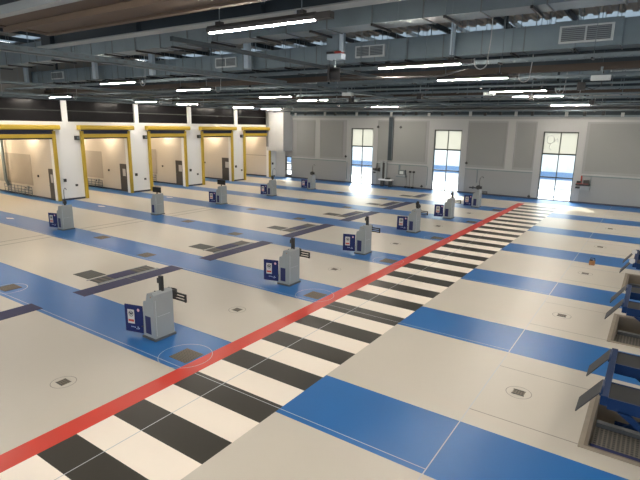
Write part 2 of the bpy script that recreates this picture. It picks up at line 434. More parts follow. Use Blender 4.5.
# ------------------------------------------------------------------ back wall
wb = MB()
WIN = [(-23.98,-21.68),(-15.90,-13.55),(-7.40,-5.05)]
T = .3; WT = 5.06
DR = (-31.75,-30.95)
cuts = [XL-.3, DR[0], DR[1]] + [v for w in WIN for v in w] + [XR]
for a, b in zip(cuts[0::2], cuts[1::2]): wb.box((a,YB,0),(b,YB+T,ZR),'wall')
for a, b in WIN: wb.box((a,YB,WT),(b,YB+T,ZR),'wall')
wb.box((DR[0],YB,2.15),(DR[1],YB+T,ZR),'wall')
wall_back = struct(wb.build('wall_back'))
# grey panels, rails and skirting of the back wall
pn = MB()
for a, b in ((-30.3,-28.1),(-27.4,-24.9),(-21.25,-20.15),(-19.6,-16.65),(-12.95,-10.1),(-9.3,-8.0),(-4.4,XR-.1)):
    pn.box((a,YB-.03,2.32),(b,YB,5.66),'panel')
struct(pn.build('trim_1'))
tr = MB()
segs = [(-30.9,-24.46),(-21.2,-16.38),(-13.07,-7.88),(-4.57,XR)]
for a, b in segs:
    tr.box((a,YB-.07,2.02),(b,YB,2.14),'trim'); tr.box((a,YB-.075,1.96),(b,YB,2.02),'rail')
tr.box((-30.9,YB-.05,5.78),(XR,YB,5.95),'trim')
for x in (-27.75,-9.7): tr.box((x-.28,YB-.045,2.14),(x+.28,YB,5.78),'trim')
for a, b in WIN:
    tr.box((a-.48,YB-.05,0.1),(a,YB,WT),'trim').box((b,YB-.05,.1),(b+.48,YB,WT),'trim').box((a-.48,YB-.05,WT),(b+.48,YB,5.78),'trim')
struct(tr.build('trim_2'))
bb = MB()
for a, b in ((-30.95,-23.98),(-21.68,-15.9),(-13.55,-7.4),(-5.05,XR)): bb.box((a,YB-.09,0),(b,YB,.11),'skirt')
struct(bb.build('baseboard_back'))
# windows
for n, (a, b) in enumerate(WIN):
    W = MB(); y0, y1 = YB+.06, YB+.14; mid = (a+b)/2
    for x in (a, b-.07): W.box((x,y0,0),(x+.07,y1,WT),'alu')
    W.box((mid-.03,y0,0),(mid+.03,y1,WT),'alu')
    for z, h in ((0,.06),(1.68,.09),(3.38,.12),(WT-.07,.07)): W.box((a,y0,z),(b,y1,z+h),'alu')
    W = struct(W.build('window_%d' % (n+1)))
    box('glass_pane', (a+.05,YB+.10,.03),(b-.05,YB+.105,3.4),'pglass',W)
    box('frosted_pane', (a+.05,YB+.10,3.44),(b-.05,YB+.105,WT-.04),'blind',W)
    if n == 2:
        g = MB(); yy = YB+.09
        g.tube([(a+.3,yy,4.7),(a+.25,yy,4.3),(a+.5,yy,4.15),(a+.75,yy,4.35),(a+.7,yy,4.7),(a+.45,yy,4.8),(a+.3,yy,4.7)], .022, 'cable')
        g.tube([(a+.75,yy,4.4),(a+.95,yy,4.6),(a+1.0,yy,4.3)], .03, 'cable')
        g.tube([(a+.5,yy,4.1),(a+.42,yy,3.8),(a+.62,yy,3.75)], .018, 'cable')
        g.build('pane_drawing', W)
# exterior
struct(box('ground', (-50,YB+T,-.1),(30,95,-.02),'pave'))
ex = MB()
for a, b in ((42.3,43.6),(48,49.5)): ex.box((-50,a,-.02),(30,b,-.012),'fblue')
struct(ex.build('trim_30'))
F = thing('neighbouring_building', 'pale building with tall glazing seen through the back windows', 'building', (-14,60,0))
fb = MB().box((-46,58,0),(26,70,7.0),'facade'); fb.build('facade', F)
for i in range(18):
    x = -44+i*4
    q = MB().box((x,57.9,.8),(x+2.6,58,5.4),'fglass').build('window', F)
    MB().box((x+1.27,57.84,.8),(x+1.33,57.9,5.4),'pier').box((x,57.84,3.0),(x+2.6,57.9,3.08),'pier').build('window_frame', q)
MB().box((-46,57.8,0),(26,58,.8),'fblue').build('plinth', F)
fixp(F)
for q in F.children:
    for c in q.children: c.matrix_parent_inverse = q.matrix_local.inverted() if False else Matrix.Identity(4)
R_ = thing('barrier_rail', 'low white railing outside the back windows', 'railing', (-14,46,0))
r = MB()
for z in (.5,1.0): r.tube([(-34,46,z),(8,46,z)], .03, 'pier')
r.build('rail', R_)
for i in range(22): MB().tube([(-34+2*i,46,-.02),(-34+2*i,46,1.0)], .03, 'pier').build('post', R_)
fixp(R_)

# bulkhead, partition and man door in the far left corner
d = MB().box((-33,38.9,2.72),(-30.85,YB,6.9),'bulk')
struct(d.build('wall_corner'))
struct(MB().box((XL,YB-.06,0.0),(-31.8,YB,2.72),'bulk').build('trim_3'))
dd = MB(); a, b = DR
dd.box((a,YB+.05,0),(a+.1,YB+.12,2.15),'doorg').box((b-.1,YB+.05,0),(b,YB+.12,2.15),'doorg')
for z in (0,.75,1.35,2.05): dd.box((a,YB+.05,z),(b,YB+.12,z+(.30 if z==0 else .10)),'doorg')
D = struct(dd.build('door_1'))
box('glass_pane', (a+.08,YB+.08,.2),(b-.08,YB+.085,2.1),'pglass',D)
MB().tube([(b-.12,YB+.0,1.02),(b-.12,YB+.05,1.02)], .03, 'rail').build('door_handle', D)
o = MB().box((-32.95,38.77,3.1),(-32.72,38.89,6.9),'panel').build('cable_duct')
tag(o, 'grey-brown vertical duct on the white corner bulkhead', 'duct')

# back wall fittings
def pxz(x, z): return (x, YB, z)
o = MB().box((-20.10,YB-.22,2.32),(-19.66,YB-.03,6.05),'seam').box((-20.04,YB-.24,2.32),(-19.72,YB-.22,6.05),'steel').build('riser_duct')
tag(o, 'tall dark riser duct on the back wall right of the first window', 'duct')
g = thing('wall_cabinet', 'tall narrow open grey cabinet under the dark riser duct', 'cabinet', (-20.4,YB,0))
MB().box((-20.75,YB-.25,.45),(-20.52,YB-.03,2.2),'kiosk').box((-20.28,YB-.25,.45),(-20.12,YB-.03,2.2),'kiosk').box((-20.52,YB-.06,.45),(-20.28,YB-.03,2.2),'seam').build('body', g)
MB().box((-20.52,YB-.22,.5),(-20.28,YB-.12,2.1),'black').build('inner_track', g); fixp(g)
g = thing('work_bench', 'small white bench on dark legs below the riser duct', 'bench', (-20.1,YB-.4,0))
MB().box((-20.7,YB-.60,.55),(-19.35,YB-.26,.66),'pier').build('bench_top', g)
for x in (-20.5,-19.7):
    MB().box((x,YB-.56,0),(x+.26,YB-.28,.55),'hood').build('leg', g)
fixp(g)
o = box('tool_case', (-20.05,YB-.52,.66),(-19.65,YB-.3,.80),'black'); tag(o,'black case lying on the small white bench','case')
g = thing('hose_reel', 'black hose reel on a bracket beside the first window', 'hose reel', (-21.1,YB-.2,1.5))
MB().tube([(-21.25,YB-.28,1.45),(-21.0,YB-.28,1.45)], .13, 'black', 14).tube([(-20.98,YB-.28,1.45),(-20.72,YB-.28,1.45)], .17, 'black', 14).build('drum', g)
MB().box((-21.42,YB-.35,1.40),(-21.2,YB-.2,1.56),'hood').box((-21.4,YB-.3,1.12),(-21.2,YB-.2,1.24),'hood').build('motor', g)
MB().box((-21.18,YB-.12,1.4),(-21.12,YB-.06,2.0),'black').build('bracket', g); fixp(g)
g = thing('wash_basin', 'grey wall unit with black dispenser right of the riser duct', 'basin', (-18.7,YB-.2,1.1))
MB().box((-19.15,YB-.35,1.0),(-18.2,YB,1.12),'kiosk').box((-19.12,YB-.30,.92),(-18.25,YB,1.0),'rail').build('shelf', g)
MB().box((-18.95,YB-.25,1.12),(-18.3,YB-.03,1.55),'seam').box((-18.8,YB-.26,1.2),(-18.45,YB-.25,1.45),'gframe').build('unit', g)
MB().box((-19.02,YB-.06,1.12),(-18.85,YB-.03,2.0),'rail').build('conduit', g); fixp(g)
for x, nm in ((-17.88,'left'),(-17.54,'right')):
    g = thing('air_line_drop', 'thin black air line on the back wall, %s of the pair' % nm, 'air line', (x,YB-.05,0))
    MB().tube([(x,YB-.10,1.42),(x,YB-.10,.15)], .016, 'black').build('hose', g)
    MB().box((x-.09,YB-.14,1.34),(x+.09,YB-.02,1.5),'black').build('valve', g)
    MB().box((x-.14,YB-.2,0),(x+.1,YB-.05,.15),'black').build('foot', g); fixp(g)
o = MB().tube([(-18.2,YB-.08,1.0),(-18.2,YB-.08,.2)], .014, 'hood').box((-18.32,YB-.2,0),(-18.08,YB-.05,.16),'black').build('drain_hose')
tag(o, 'thin dark hose dropping from the wall basin to a black foot', 'hose')
g = thing('wall_shelf', 'dark shelf with red bracket on the back wall right of the third window', 'shelf', (-4.3,YB-.2,1.3))
MB().box((-4.82,YB-.35,1.30),(-3.9,YB-.03,1.42),'black').box((-4.82,YB-.3,1.08),(-4.55,YB-.05,1.2),'black').build('shelf_board', g)
MB().box((-4.78,YB-.25,1.42),(-4.5,YB-.05,1.62),'black').box((-4.35,YB-.25,1.42),(-4.0,YB-.05,1.70),'hood').build('reel_box', g)
MB().box((-4.56,YB-.1,1.42),(-4.46,YB-.03,2.0),'hosered').box((-4.8,YB-.27,1.40),(-4.0,YB-.25,1.45),'hosered').build('red_bracket', g)
MB().box((-4.5,YB-.3,1.0),(-3.9,YB-.03,1.3),'kiosk').box((-3.92,YB-.06,1.3),(-3.88,YB-.03,2.0),'rail').build('tray', g); fixp(g)
for x, z, l in ((-7.95,.18,'small dark socket low on the wall left of the third window'),(-13.0,2.45,'small dark bracket right of the second window above the rail'),(-24.5,2.45,'small dark bracket left of the first window above the rail'),(-16.75,.25,'dark socket low on the wall left of the second window'),(-21.2,5.2,'small dark sensor high right of the first window'),(-19.0,5.2,'small dark sensor high right of the riser duct'),(-12.3,.5,'black wall box low on the wall right of the second window')):
    w = .10 if z != .5 else .3
    o = MB().box((x-w,YB-.12,z-.05),(x+w,YB-.03,z+.05),'hood').box((x-.03,YB-.12,z-.10),(x+.03,YB-.03,z+.12),'black').build('wall_socket' if z < 1 else 'wall_bracket')
    tag(o, l, 'socket' if z < 1 else 'bracket')
for x, l in ((-24.35,'left of the first window'),(-16.3,'left of the second window'),(-12.05,'right of the second window')):
    o = MB().box((x-.02,YB-.1,.9 if x > -13 else .35),(x+.02,YB-.02,1.96),'rail').build('conduit'); tag(o, 'thin grey conduit under the wall rail %s' % l, 'conduit')

# ------------------------------------------------------------------ left wall, bays, dock doors
OPEN = [(2.6,6.4),(8.1,11.9),(13.55,17.35),(19.48,22.92),(24.92,28.28),(30.36,33.80),(35.66,39.20)]
DH = 4.15
wl = MB(); prev = YF
for a, b in OPEN:
    wl.box((XL-.3,prev,0),(XL,a,5.18),'pier'); wl.box((XL-.3,a,4.35),(XL,b,5.18),'pier'); prev = b
wl.box((XL-.3,prev,0),(XL,YB,5.18),'pier')
wl.box((XL-.3,YF,6.85),(XL,YB,ZR),'deck')
COLY = [12.9,18.35,23.85,29.0,34.55,YB-.1]
struct(wl.build('wall_left'))
cl = MB()
for y in COLY: cl.box((XL-.1,y-.16,5.18),(XL+.06,y+.16,6.85),'pier')
struct(cl.build('trim_4'))
gl = MB(); p = YF
gl.box((XL-.22,YF,5.18),(XL-.16,YB,6.85),'darkglass')
gl.box((XL-.24,YF,5.9),(XL-.14,YB,5.96),'alu')
struct(gl.build('window_4'))
struct(MB().box((XL-.02,YF,5.10),(XL+.05,YB,5.22),'pier').build('trim_5'))
# bays behind: dividing walls, ceiling, back
DIV = [7.0,12.4,17.42,23.25,28.70,34.25,39.55]
for n, y in enumerate(DIV):
    w = MB().box((XBAY,y,0),(XL-.3,y+.22,4.9),'cream'); struct(w.build('wall_bay_%d' % (n+1)))
    struct(box('baseboard_bay_%d' % (n+1), (XBAY,y-.03,0),(XL-.31,y,.12),'skirt'))
    if n >= 2 and n < 6:
        # panels and low pipe rails on the visible side wall
        xe = {2:-36.2,3:-36.9,4:-37.2,5:-37.8}[n]
        struct(box('trim_%d' % (40+n), (XBAY,y-.02,.8),(xe,y,2.95),'cpanel'))
        R = thing('pipe_rail', 'low grey pipe rail with white boxes in the %s bay from left' % ORD[n-2], 'pipe rail', (xe-1,y,0))
        r = MB()
        for z in (.25,.45,.66): r.tube([(xe-4,y-.15,z),(xe,y-.15,z)], .022, 'rail')
        for i in range(9): r.tube([(xe-4+.5*i,y-.15,0),(xe-4+.5*i,y-.15,.7)], .02, 'rail')
        r.build('rail', R)
        for q in (0.5, 3.2): MB().box((xe-q-.35,y-.22,.5),(xe-q,y-.03,.75),'paper').box((xe-q-.25,y-.225,.56),(xe-q-.1,y-.22,.68),'hood').build('junction_box', R)
        fixp(R)
        if n < 5 or True:
            xd = {2:-33.62,3:-34.15,4:-34.15,5:-34.1}[n]; wd = {2:.3,3:.4,4:.45,5:.5}[n]
            D = MB().box((xd-wd,y-.05,0),(xd+wd,y-.0,2.12),'doorg'); D = struct(D.build('door_%d' % n))
            box('glass_pane', (xd-.05,y-.062,1.2),(xd+wd-.1,y-.05,1.75),'paper',D)
            MB().tube([(xd-wd+.08,y-.05,1.0),(xd-wd+.08,y-.12,1.0),(xd-wd+.2,y-.12,1.0)], .018, 'rail').build('door_handle', D)
        o = MB().box((xe+.75,y-.05,1.45),(xe+.9,y,1.6),'black').build('wall_switch'); tag(o, 'small black switch on side wall of the %s bay from left' % ORD[n-2], 'switch')
    if n == 6:
        struct(box('trim_46', (XBAY,y-.02,2.1),(-33.4,y,2.18),'cpanel'))
    if n == 2:
        o = MB().tube([(-39.8,y-.2,4.9),(-39.8,y-.2,1.0),(-39.4,y-.2,.6)], .11, 'rail', 12).build('exhaust_pipe'); tag(o, 'thick grey pipe running down the side wall of the leftmost bay', 'pipe')
struct(box('ceiling_bays', (XBAY,YF,4.9),(XL-.3,YB,5.05),'cream'))
struct(box('wall_bays_end', (XBAY-.2,YF,0),(XBAY,YB,5.05),'cream'))
BL = [(14.5,17.4),(19.5,23.25),(25.0,28.7),(30.4,34.25),(35.8,39.55)]
for n, (a, b) in enumerate(BL):
    g = thing('bay_lamp', 'warm lamp under the ceiling of the %s bay from the left' % ORD[n], 'lamp', (-35.6,b-.9,4.7))
    MB().box((-35.9,b-.85,4.75),(-35.3,b-.55,4.9),'hood').build('housing', g)
    MB().box((-35.86,b-.82,4.73),(-35.34,b-.58,4.75),'baylamp').build('diffuser', g)
    g2 = MB().box((-41.6,b-1.9,4.73),(-40.2,b-1.7,4.9),'baylamp').build('bay_tube'); tag(g2, 'strip lamp deep inside the %s bay from the left' % ORD[n], 'lamp')
    fixp(g)
names = ['leftmost','second from left','third from left','fourth from left','fifth and rightmost']
for n, (a, b) in enumerate(OPEN[2:]):
    G = thing('dock_door_frame', 'yellow roller door frame in the left wall, %s' % names[n], 'door frame', (XL,(a+b)/2,0))
    MB().box((XL,a-.20,0),(XL+.16,a,4.62),'yellow',.01).build('side_post', G)
    MB().box((XL,b,0),(XL+.16,b+.20,4.62),'yellow',.01).build('side_post', G)
    h = MB().prism([(XL+.01,4.70),(XL+.42,4.70),(XL+.47,4.76),(XL+.47,4.93),(XL+.40,5.0),(XL+.01,5.0)], a-.38, b+.38, 'Y', 'yellow'); h.build('header_hood', G)
    MB().box((XL+.02,a-.1,4.42),(XL+.12,b+.1,4.70),'navy').build('curtain', G)
    MB().box((XL,a-.1,4.18),(XL+.20,b+.1,4.42),'yellow',.01).build('bottom_bar', G)
    MB().box((XL-.1,a,4.08),(XL+.05,b,4.18),'black').build('rubber_seal', G)
    fixp(G)
    # fittings on the pier right of / left of the opening
    o = MB().box((XL,a-.62,4.02),(XL+.25,a-.36,4.30),'hood',.02).tube([(XL+.25,a-.49,4.16),(XL+.29,a-.49,4.16)], .08, 'rail', 12).build('wall_speaker')
    tag(o, 'dark speaker on white pier left of %s yellow door frame' % names[n], 'speaker')
    o = MB().box((XL,b+.50,1.26),(XL+.10,b+.66,1.46),'hood').build('control_box'); tag(o, 'control box on white pier right of %s yellow door frame' % names[n], 'control box')
    if n < 4:
        o = MB().box((XL,b+1.30,.90),(XL+.08,b+1.44,1.04),'hood').build('wall_socket'); tag(o, 'black socket low on white pier right of %s yellow door frame' % names[n], 'socket')
sk = MB(); prev = YF
for a, b in OPEN + [(YB,YB)]:
    sk.box((XL,prev+.2,0),(XL+.03,a-.2,.12),'skirt'); prev = b
struct(sk.build('baseboard_left'))

# ------------------------------------------------------------------ room closure (right, front) out of view, openings added to let daylight in
wr = MB()
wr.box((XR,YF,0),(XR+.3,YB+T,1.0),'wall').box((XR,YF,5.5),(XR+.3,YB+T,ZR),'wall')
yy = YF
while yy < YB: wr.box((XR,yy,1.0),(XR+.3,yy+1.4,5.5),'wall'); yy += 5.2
struct(wr.build('wall_right'))
wf = MB().box((XBAY,YF-.3,0),(XR+.3,YF,1.0),'wall').box((XBAY,YF-.3,5.5),(XR+.3,YF,ZR),'wall')
xx = XBAY
while xx < XR: wf.box((xx,YF-.3,1.0),(xx+2.4,YF,5.5),'wall'); xx += 5.2
struct(wf.build('wall_front'))
struct(MB().box((XR+.3,-60,-.1),(60,95,-.02),'pave').box((-80,-60,-.1),(XR+.3,YF-.3,-.02),'pave').build('ground_outside'))
# roof deck: ribbed sheet with two skylight strips
SKY = [(14.0,15.6),(23.3,25.2)]
rf = MB()
ranges = []; p = YF
for a, b in SKY: ranges.append((p,a)); p = b
ranges.append((p,YB+T))
for (a, b) in ranges:
    x = XL-.3; i = rf.mi('deck')
    prof = []
    while x < XR+.3:
        prof += [(x,ZR),(x+.18,ZR),(x+.22,ZR+.08),(x+.40,ZR+.08),(x+.44,ZR)]; x += .44
    pa = [rf.bm.verts.new((u,a,z)) for u, z in prof]; pb = [rf.bm.verts.new((u,b,z)) for u, z in prof]
    for k in range(len(prof)-1):
        if prof[k] == prof[k+1]: continue
        f = rf.bm.faces.new([pa[k],pb[k],pb[k+1],pa[k+1]]); f.material_index = i
    rf.box((XL-.3,a,ZR+.1),(XR+.3,b,ZR+.25),'deck')
struct(rf.build('ceiling'))
for n, (a, b) in enumerate(SKY):
    k = MB()
    x = XL
    while x < XR: k.box((x,a,ZR-.02),(x+.10,b,ZR+.14),'steell'); x += 2.45
    W = struct(k.build('window_%d' % (5+n)))
    box('glass_pane', (XL,a,ZR+.16),(XR,b,ZR+.17),'sky_gl',W)

# ------------------------------------------------------------------ roof steel
def ibeamX(name, x0, x1, y, zb, h, w, label, cat='beam', web='steel', fl_='steell', stiff=3.4, fb=.025):
    o = thing(name, label, cat, ((x0+x1)/2, y, zb))
    MB().box((x0,y-.02,zb+fb),(x1,y+.02,zb+h-.025),web).build('web', o)
    MB().box((x0,y-w/2,zb),(x1,y+w/2,zb+fb),fl_).build('bottom_flange', o)
    MB().box((x0,y-w/2,zb+h-.025),(x1,y+w/2,zb+h),web).build('top_flange', o)
    x = x0+.6
    while x < x1: MB().box((x,y-w/2+.02,zb+fb),(x+.03,y+w/2-.02,zb+h-.025),web).build('stiffener', o); x += stiff
    x = x0+1.5
    while x < x1: MB().box((x,y-.05,zb+h),(x+.10,y+.05,ZR-.02),web).build('hanger', o); x += 6.7
    fixp(o); return o
ibeamX('roof_beam', -13.4, XR, 7.05, 7.02, .50, .30, 'deep dark steel roof beam above the nearest long lamp, frontmost of its kind')
ibeamX('roof_beam', XL, XR, 17.29, 6.94, .74, .22, 'deep steel roof beam with brown bottom flange, second from the front', fl_='brownb', fb=.20)
ibeamX('roof_beam', XL, XR, 27.4, 6.94, .60, .22, 'deep steel roof beam third from the front, under the ducts', fl_='brownb', fb=.20)
ibeamX('roof_beam', XL, XR, 37.6, 6.75, .46, .34, 'deep steel roof beam closest to the back wall')
# big brown girder close to the camera
G = thing('roof_girder', 'wide brown girder crossing the top left corner, closest to the camera', 'girder', (0,5.2,7.0))
MB().box((-11.0,4.45,7.0),(XR,5.95,7.06),'brown').build('soffit', G)
MB().box((-11.0,4.40,6.96),(XR,4.56,7.10),'steell').box((-11.0,5.86,6.96),(XR,5.98,7.10),'brown').build('flange_lip', G)
MB().box((-11.0,5.05,6.90),(XR,5.17,7.0),'brown').build('centre_web', G)
MB().box((-11.0,4.9,7.06),(XR,5.3,7.9),'steel').build('upper_web', G)
MB().box((-11.05,2.0,6.98),(-10.85,6.05,7.12),'brown').build('end_beam', G)
for x in (-10.7,-2,8): MB().box((x,5.0,7.9),(x+.2,5.2,ZR),'steel').build('hanger', G)
fixp(G)
# purlins under the deck (structure of the roof)
pu = MB()
for i in range(19):
    x = XL+.8+2.6*i
    pu.box((x,YF,ZR-.22),(x+.10,YB,ZR-.02),'steel')
struct(pu.build('trim_50'))
# supports running away from the camera
def runY(name, x, w, h, z, y0, y1, m, label, cat, rods=5.0, slots=False):
    o = thing(name, label, cat, (x,(y0+y1)/2,z))
    b = MB()
    if slots:
        b.box((x-w/2,y0,z),(x+w/2,y1,z+.02),m).box((x-w/2,y0,z),(x-w/2+.015,y1,z+h),m).box((x+w/2-.015,y0,z),(x+w/2,y1,z+h),m)
        yy = y0+.2
        while yy < y1: b.box((x+w/2-.015,yy,z+h*.4),(x+w/2+.004,yy+.12,z+h*.75),'seam'); yy += .3
    else: b.box((x-w/2,y0,z),(x+w/2,y1,z+h),m)
    b.build('channel', o)
    yy = y0+1
    while yy < y1: MB().tube([(x,yy,z+h*.5),(x,yy,ZR)], .012, 'rail', 6).build('hanger_rod', o); yy += rods
    fixp(o)
runY('cable_tray', -13.55, .24, .16, 6.86, 2.0, 38.0, 'rail', 'perforated cable tray running away from the camera, crossing below the front beam end', 'cable tray', slots=True)
runY('roof_strut', -8.75, .09, .09, 6.88, 7.3, 16.9, 'steel', 'narrow steel strut behind the nearest long lamp', 'strut')
runY('cable_tray', -24.6, .24, .12, 6.82, 8.0, 38.5, 'rail', 'cable tray running to the back wall above the left console row', 'cable tray', slots=True)
runY('cable_tray', -31.6, .30, .10, 6.72, 6.0, 38.5, 'rail', 'cable tray running along the top of the left wall', 'cable tray', slots=True)
if 0: runY('roof_strut', -3.2, .10, .10, 6.9, 18.0, 38.0, 'rail', 'thin steel strut running to the back wall above the crossing', 'strut')

# ducts crossing the hall
def ductX(y0, y1, z0, z1, label, seam=1.25, x0=XL+.42, grilles=(), phase=0):
    o = thing('air_duct', label, 'duct', ((x0+XR)/2,(y0+y1)/2,z0))
    d = MB().box((x0,y0,z0),(XR-.05,y1,z1),'duct')
    x = x0+phase
    while x < XR-.2:
        d.box((x,y0-.022,z0-.022),(x+.025,y1+.022,z1+.022),'seam')
        d.box((x+seam*.5,y0-.006,z0),(x+seam*.5+.04,y0,z1),'duct'); x += seam
    d.build('duct_run', o)
    x = x0+.9
    while x < XR-.1:
        s = MB().box((x,y0-.14,z0-.075),(x+.05,y1+.14,z0-.022),'black')
        for yy in (y0-.10,y1+.10): s.tube([(x+.025,yy,z0-.05),(x+.025,yy,ZR-.01)], .010, 'rail', 6)
        s.build('support_strap', o)
        x += 1.72
    for (gx0, gx1, gz0, gz1) in grilles:
        g = MB().box((gx0,y0-.07,gz0),(gx1,y0,gz1),'gframe').build('grille', o)
        m = (gx0+gx1)/2
        q = MB().box((gx0+.06,y0-.085,gz0+.05),(m-.025,y0-.07,gz1-.05),'louver').box((m+.025,y0-.085,gz0+.05),(gx1-.06,y0-.07,gz1-.05),'louver').build('slats', g)
    fixp(o); return o
ductX(10.75, 11.45, 7.52, 8.25, 'galvanised duct nearest the camera, across the top right corner', phase=.4)
B = ductX(16.3, 17.0, 7.46, 8.14, 'long galvanised duct with white framed grilles, second from the front', grilles=[(-9.58,-8.42,7.60,8.0),(-16.65,-15.40,7.60,8.0),(-30.2,-28.95,7.62,8.02)])
q = MB().box((-3.0,16.2,7.46),(-1.3,16.3,8.18),'duct').build('grille_box', B); q.matrix_parent_inverse = B.matrix_world.inverted()
MB().box((-2.85,16.13,7.58),(-1.5,16.2,8.04),'gframe').box((-2.79,16.115,7.63),(-2.2,16.13,7.99),'louver').box((-2.15,16.115,7.63),(-1.56,16.13,7.99),'louver').build('grille', q)
ductX(21.6, 22.3, 7.5, 8.2, 'galvanised duct third from the front, mostly behind the brown beam', grilles=[(-12.2,-10.9,7.6,8.0)])
ductX(27.9, 28.6, 7.5, 8.3, 'galvanised duct fourth from the front, behind the third beam', grilles=[(-2.5,-1.3,7.9,8.25),(-20.6,-19.3,7.9,8.25)])
ductX(34.2, 34.8, 7.3, 8.0, 'galvanised duct closest to the back wall')
for x, z1_ in ((-32.6,0),(-25.35,0),(-20.65,0),(-14.55,0),(-5.9,0)):
    o = box('hanger_post', (x-(.13 if x != -5.9 else .045),15.9,7.46),(x+(.13 if x != -5.9 else .045),16.08,ZR-.02),'post')
    tag(o, {-32.6:'pale blue-grey post hanging in front of the long duct at the left wall',-25.35:'pale blue-grey post in front of the long duct, second from the left wall',-20.65:'pale blue-grey post in front of the long duct, third from the left wall',-14.55:'pale blue-grey post in front of the long duct beside its small grille',-5.9:'pale blue-grey post in front of the long duct right of the square drop'}[x], 'post')

# square drop hanging in front of the long duct
g = thing('duct_drop', 'square grey vertical drop with a small control box at its foot', 'duct', (-7.5,11.75,7))
MB().box((-7.73,11.6,7.15),(-7.36,11.95,ZR),'duct').build('shaft', g)
MB().box((-7.35,11.62,7.1),(-7.27,11.7,8.9),'post').build('side_post', g)
MB().box((-7.70,11.58,6.92),(-7.26,11.8,7.06),'post').build('control_box', g)
MB().box((-7.72,11.57,7.07),(-7.5,11.75,7.12),'black').box((-7.46,11.57,7.07),(-7.28,11.75,7.12),'hosered').build('terminal_strip', g); fixp(g)
g = thing('hanging_reel', 'black hose reel hanging below the square grey drop', 'hose reel', (-7.5,11.7,6.56))
MB().tube([(-7.62,11.6,6.56),(-7.38,11.75,6.56)], .17, 'black', 16).tube([(-7.66,11.58,6.56),(-7.62,11.6,6.56)], .19, 'hood', 16).build('drum', g)
MB().box((-7.55,11.64,6.70),(-7.48,11.70,6.92),'rail').build('bracket', g)
MB().tube([(-7.4,11.7,6.5),(-7.1,12.0,6.48),(-6.6,12.6,6.5),(-6.2,13.2,6.55),(-5.6,14.5,6.68),(-5.2,15.6,7.0)], .03, 'hood').build('hose', g); fixp(g)

# cable trays / pipes crossing (X direction)
def trayX(y, z, label, x0=XL+.2, x1=XR, w=.3, pipes=0):
    o = thing('cable_tray' if not pipes else 'pipe_run', label, 'cable tray' if not pipes else 'pipe', (0,y,z))
    t = MB()
    if pipes:
        for k in range(pipes): t.tube([(x0,y+.12*k,z+.05),(x1,y+.12*k,z+.05)], .04-.008*k, 'rail', 8)
    else:
        t.box((x0,y-w/2,z),(x1,y-w/2+.015,z+.09),'rail').box((x0,y+w/2-.015,z),(x1,y+w/2,z+.09),'rail')
        x = x0
        while x < x1: t.box((x,y-w/2,z+.01),(x+.04,y+w/2,z+.03),'rail'); x += .35
    t.build('pipe' if pipes else 'tray', o)
    if not pipes:
        MB().tube([(x0,y-.05,z+.06),(x1,y-.05,z+.06)], .03, 'hood', 6).tube([(x0,y+.05,z+.06),(x1,y+.05,z+.06)], .025, 'cable', 6).build('cables', o)
    x = x0+1.1
    while x < x1:
        MB().box((x,y-w/2-.03,z-.035),(x+.05,y+w/2+.03,z),'black').tube([(x+.02,y+w/2+.01,z-.01),(x+.02,y+w/2+.01,ZR)], .010, 'rail', 6).build('hanger', o); x += 2.3
    fixp(o)
trayX(14.9, 7.0, 'narrow cable tray crossing the hall in front of the long duct')
trayX(19.5, 6.95, 'cable tray crossing the hall just behind the brown-flanged beam')
trayX(24.6, 6.9, 'cable tray crossing the hall midway along the roof')
trayX(30.2, 6.85, 'cable tray crossing the hall behind the third beam')
trayX(35.9, 6.75, 'cable tray crossing the hall in front of the last beam')
trayX(20.8, 6.8, 'pair of grey pipes crossing the hall in the middle', pipes=2)
trayX(26.0, 6.75, 'trio of grey pipes crossing in front of the third beam', pipes=3)
trayX(32.0, 6.7, 'pair of grey pipes crossing behind the third beam', pipes=2)
trayX(38.6, 6.45, 'trio of grey pipes crossing close to the back wall', pipes=3)
o = thing('service_trunking', 'deep grey service trunking along the top of the back wall', 'trunking', (-9,YB-.3,6.2), None)
MB().box((-30.8,YB-.45,6.25),(XR,YB-.01,6.6),'steel').box((-30.8,YB-.5,6.6),(XR,YB-.01,6.64),'steell').box((-30.8,YB-.25,6.12),(XR,YB-.05,6.25),'rail').build('casing', o)
for i in range(40): MB().box((-30.2+1.15*i,YB-.55,6.14+.04*(i%3)),(-30.0+1.15*i,YB-.45,6.4+.05*(i%4)),'black' if i%3 else 'cable').build('bracket', o)
fixp(o)
o = thing('service_trunking', 'grey service trunking along the top of the left wall', 'trunking', (XL+.2,20,6.8))
MB().box((XL+.07,YF,6.58),(XL+.35,37.3,6.80),'steel').box((XL+.07,YF,6.80),(XL+.4,37.3,6.84),'steell').build('casing', o); fixp(o)

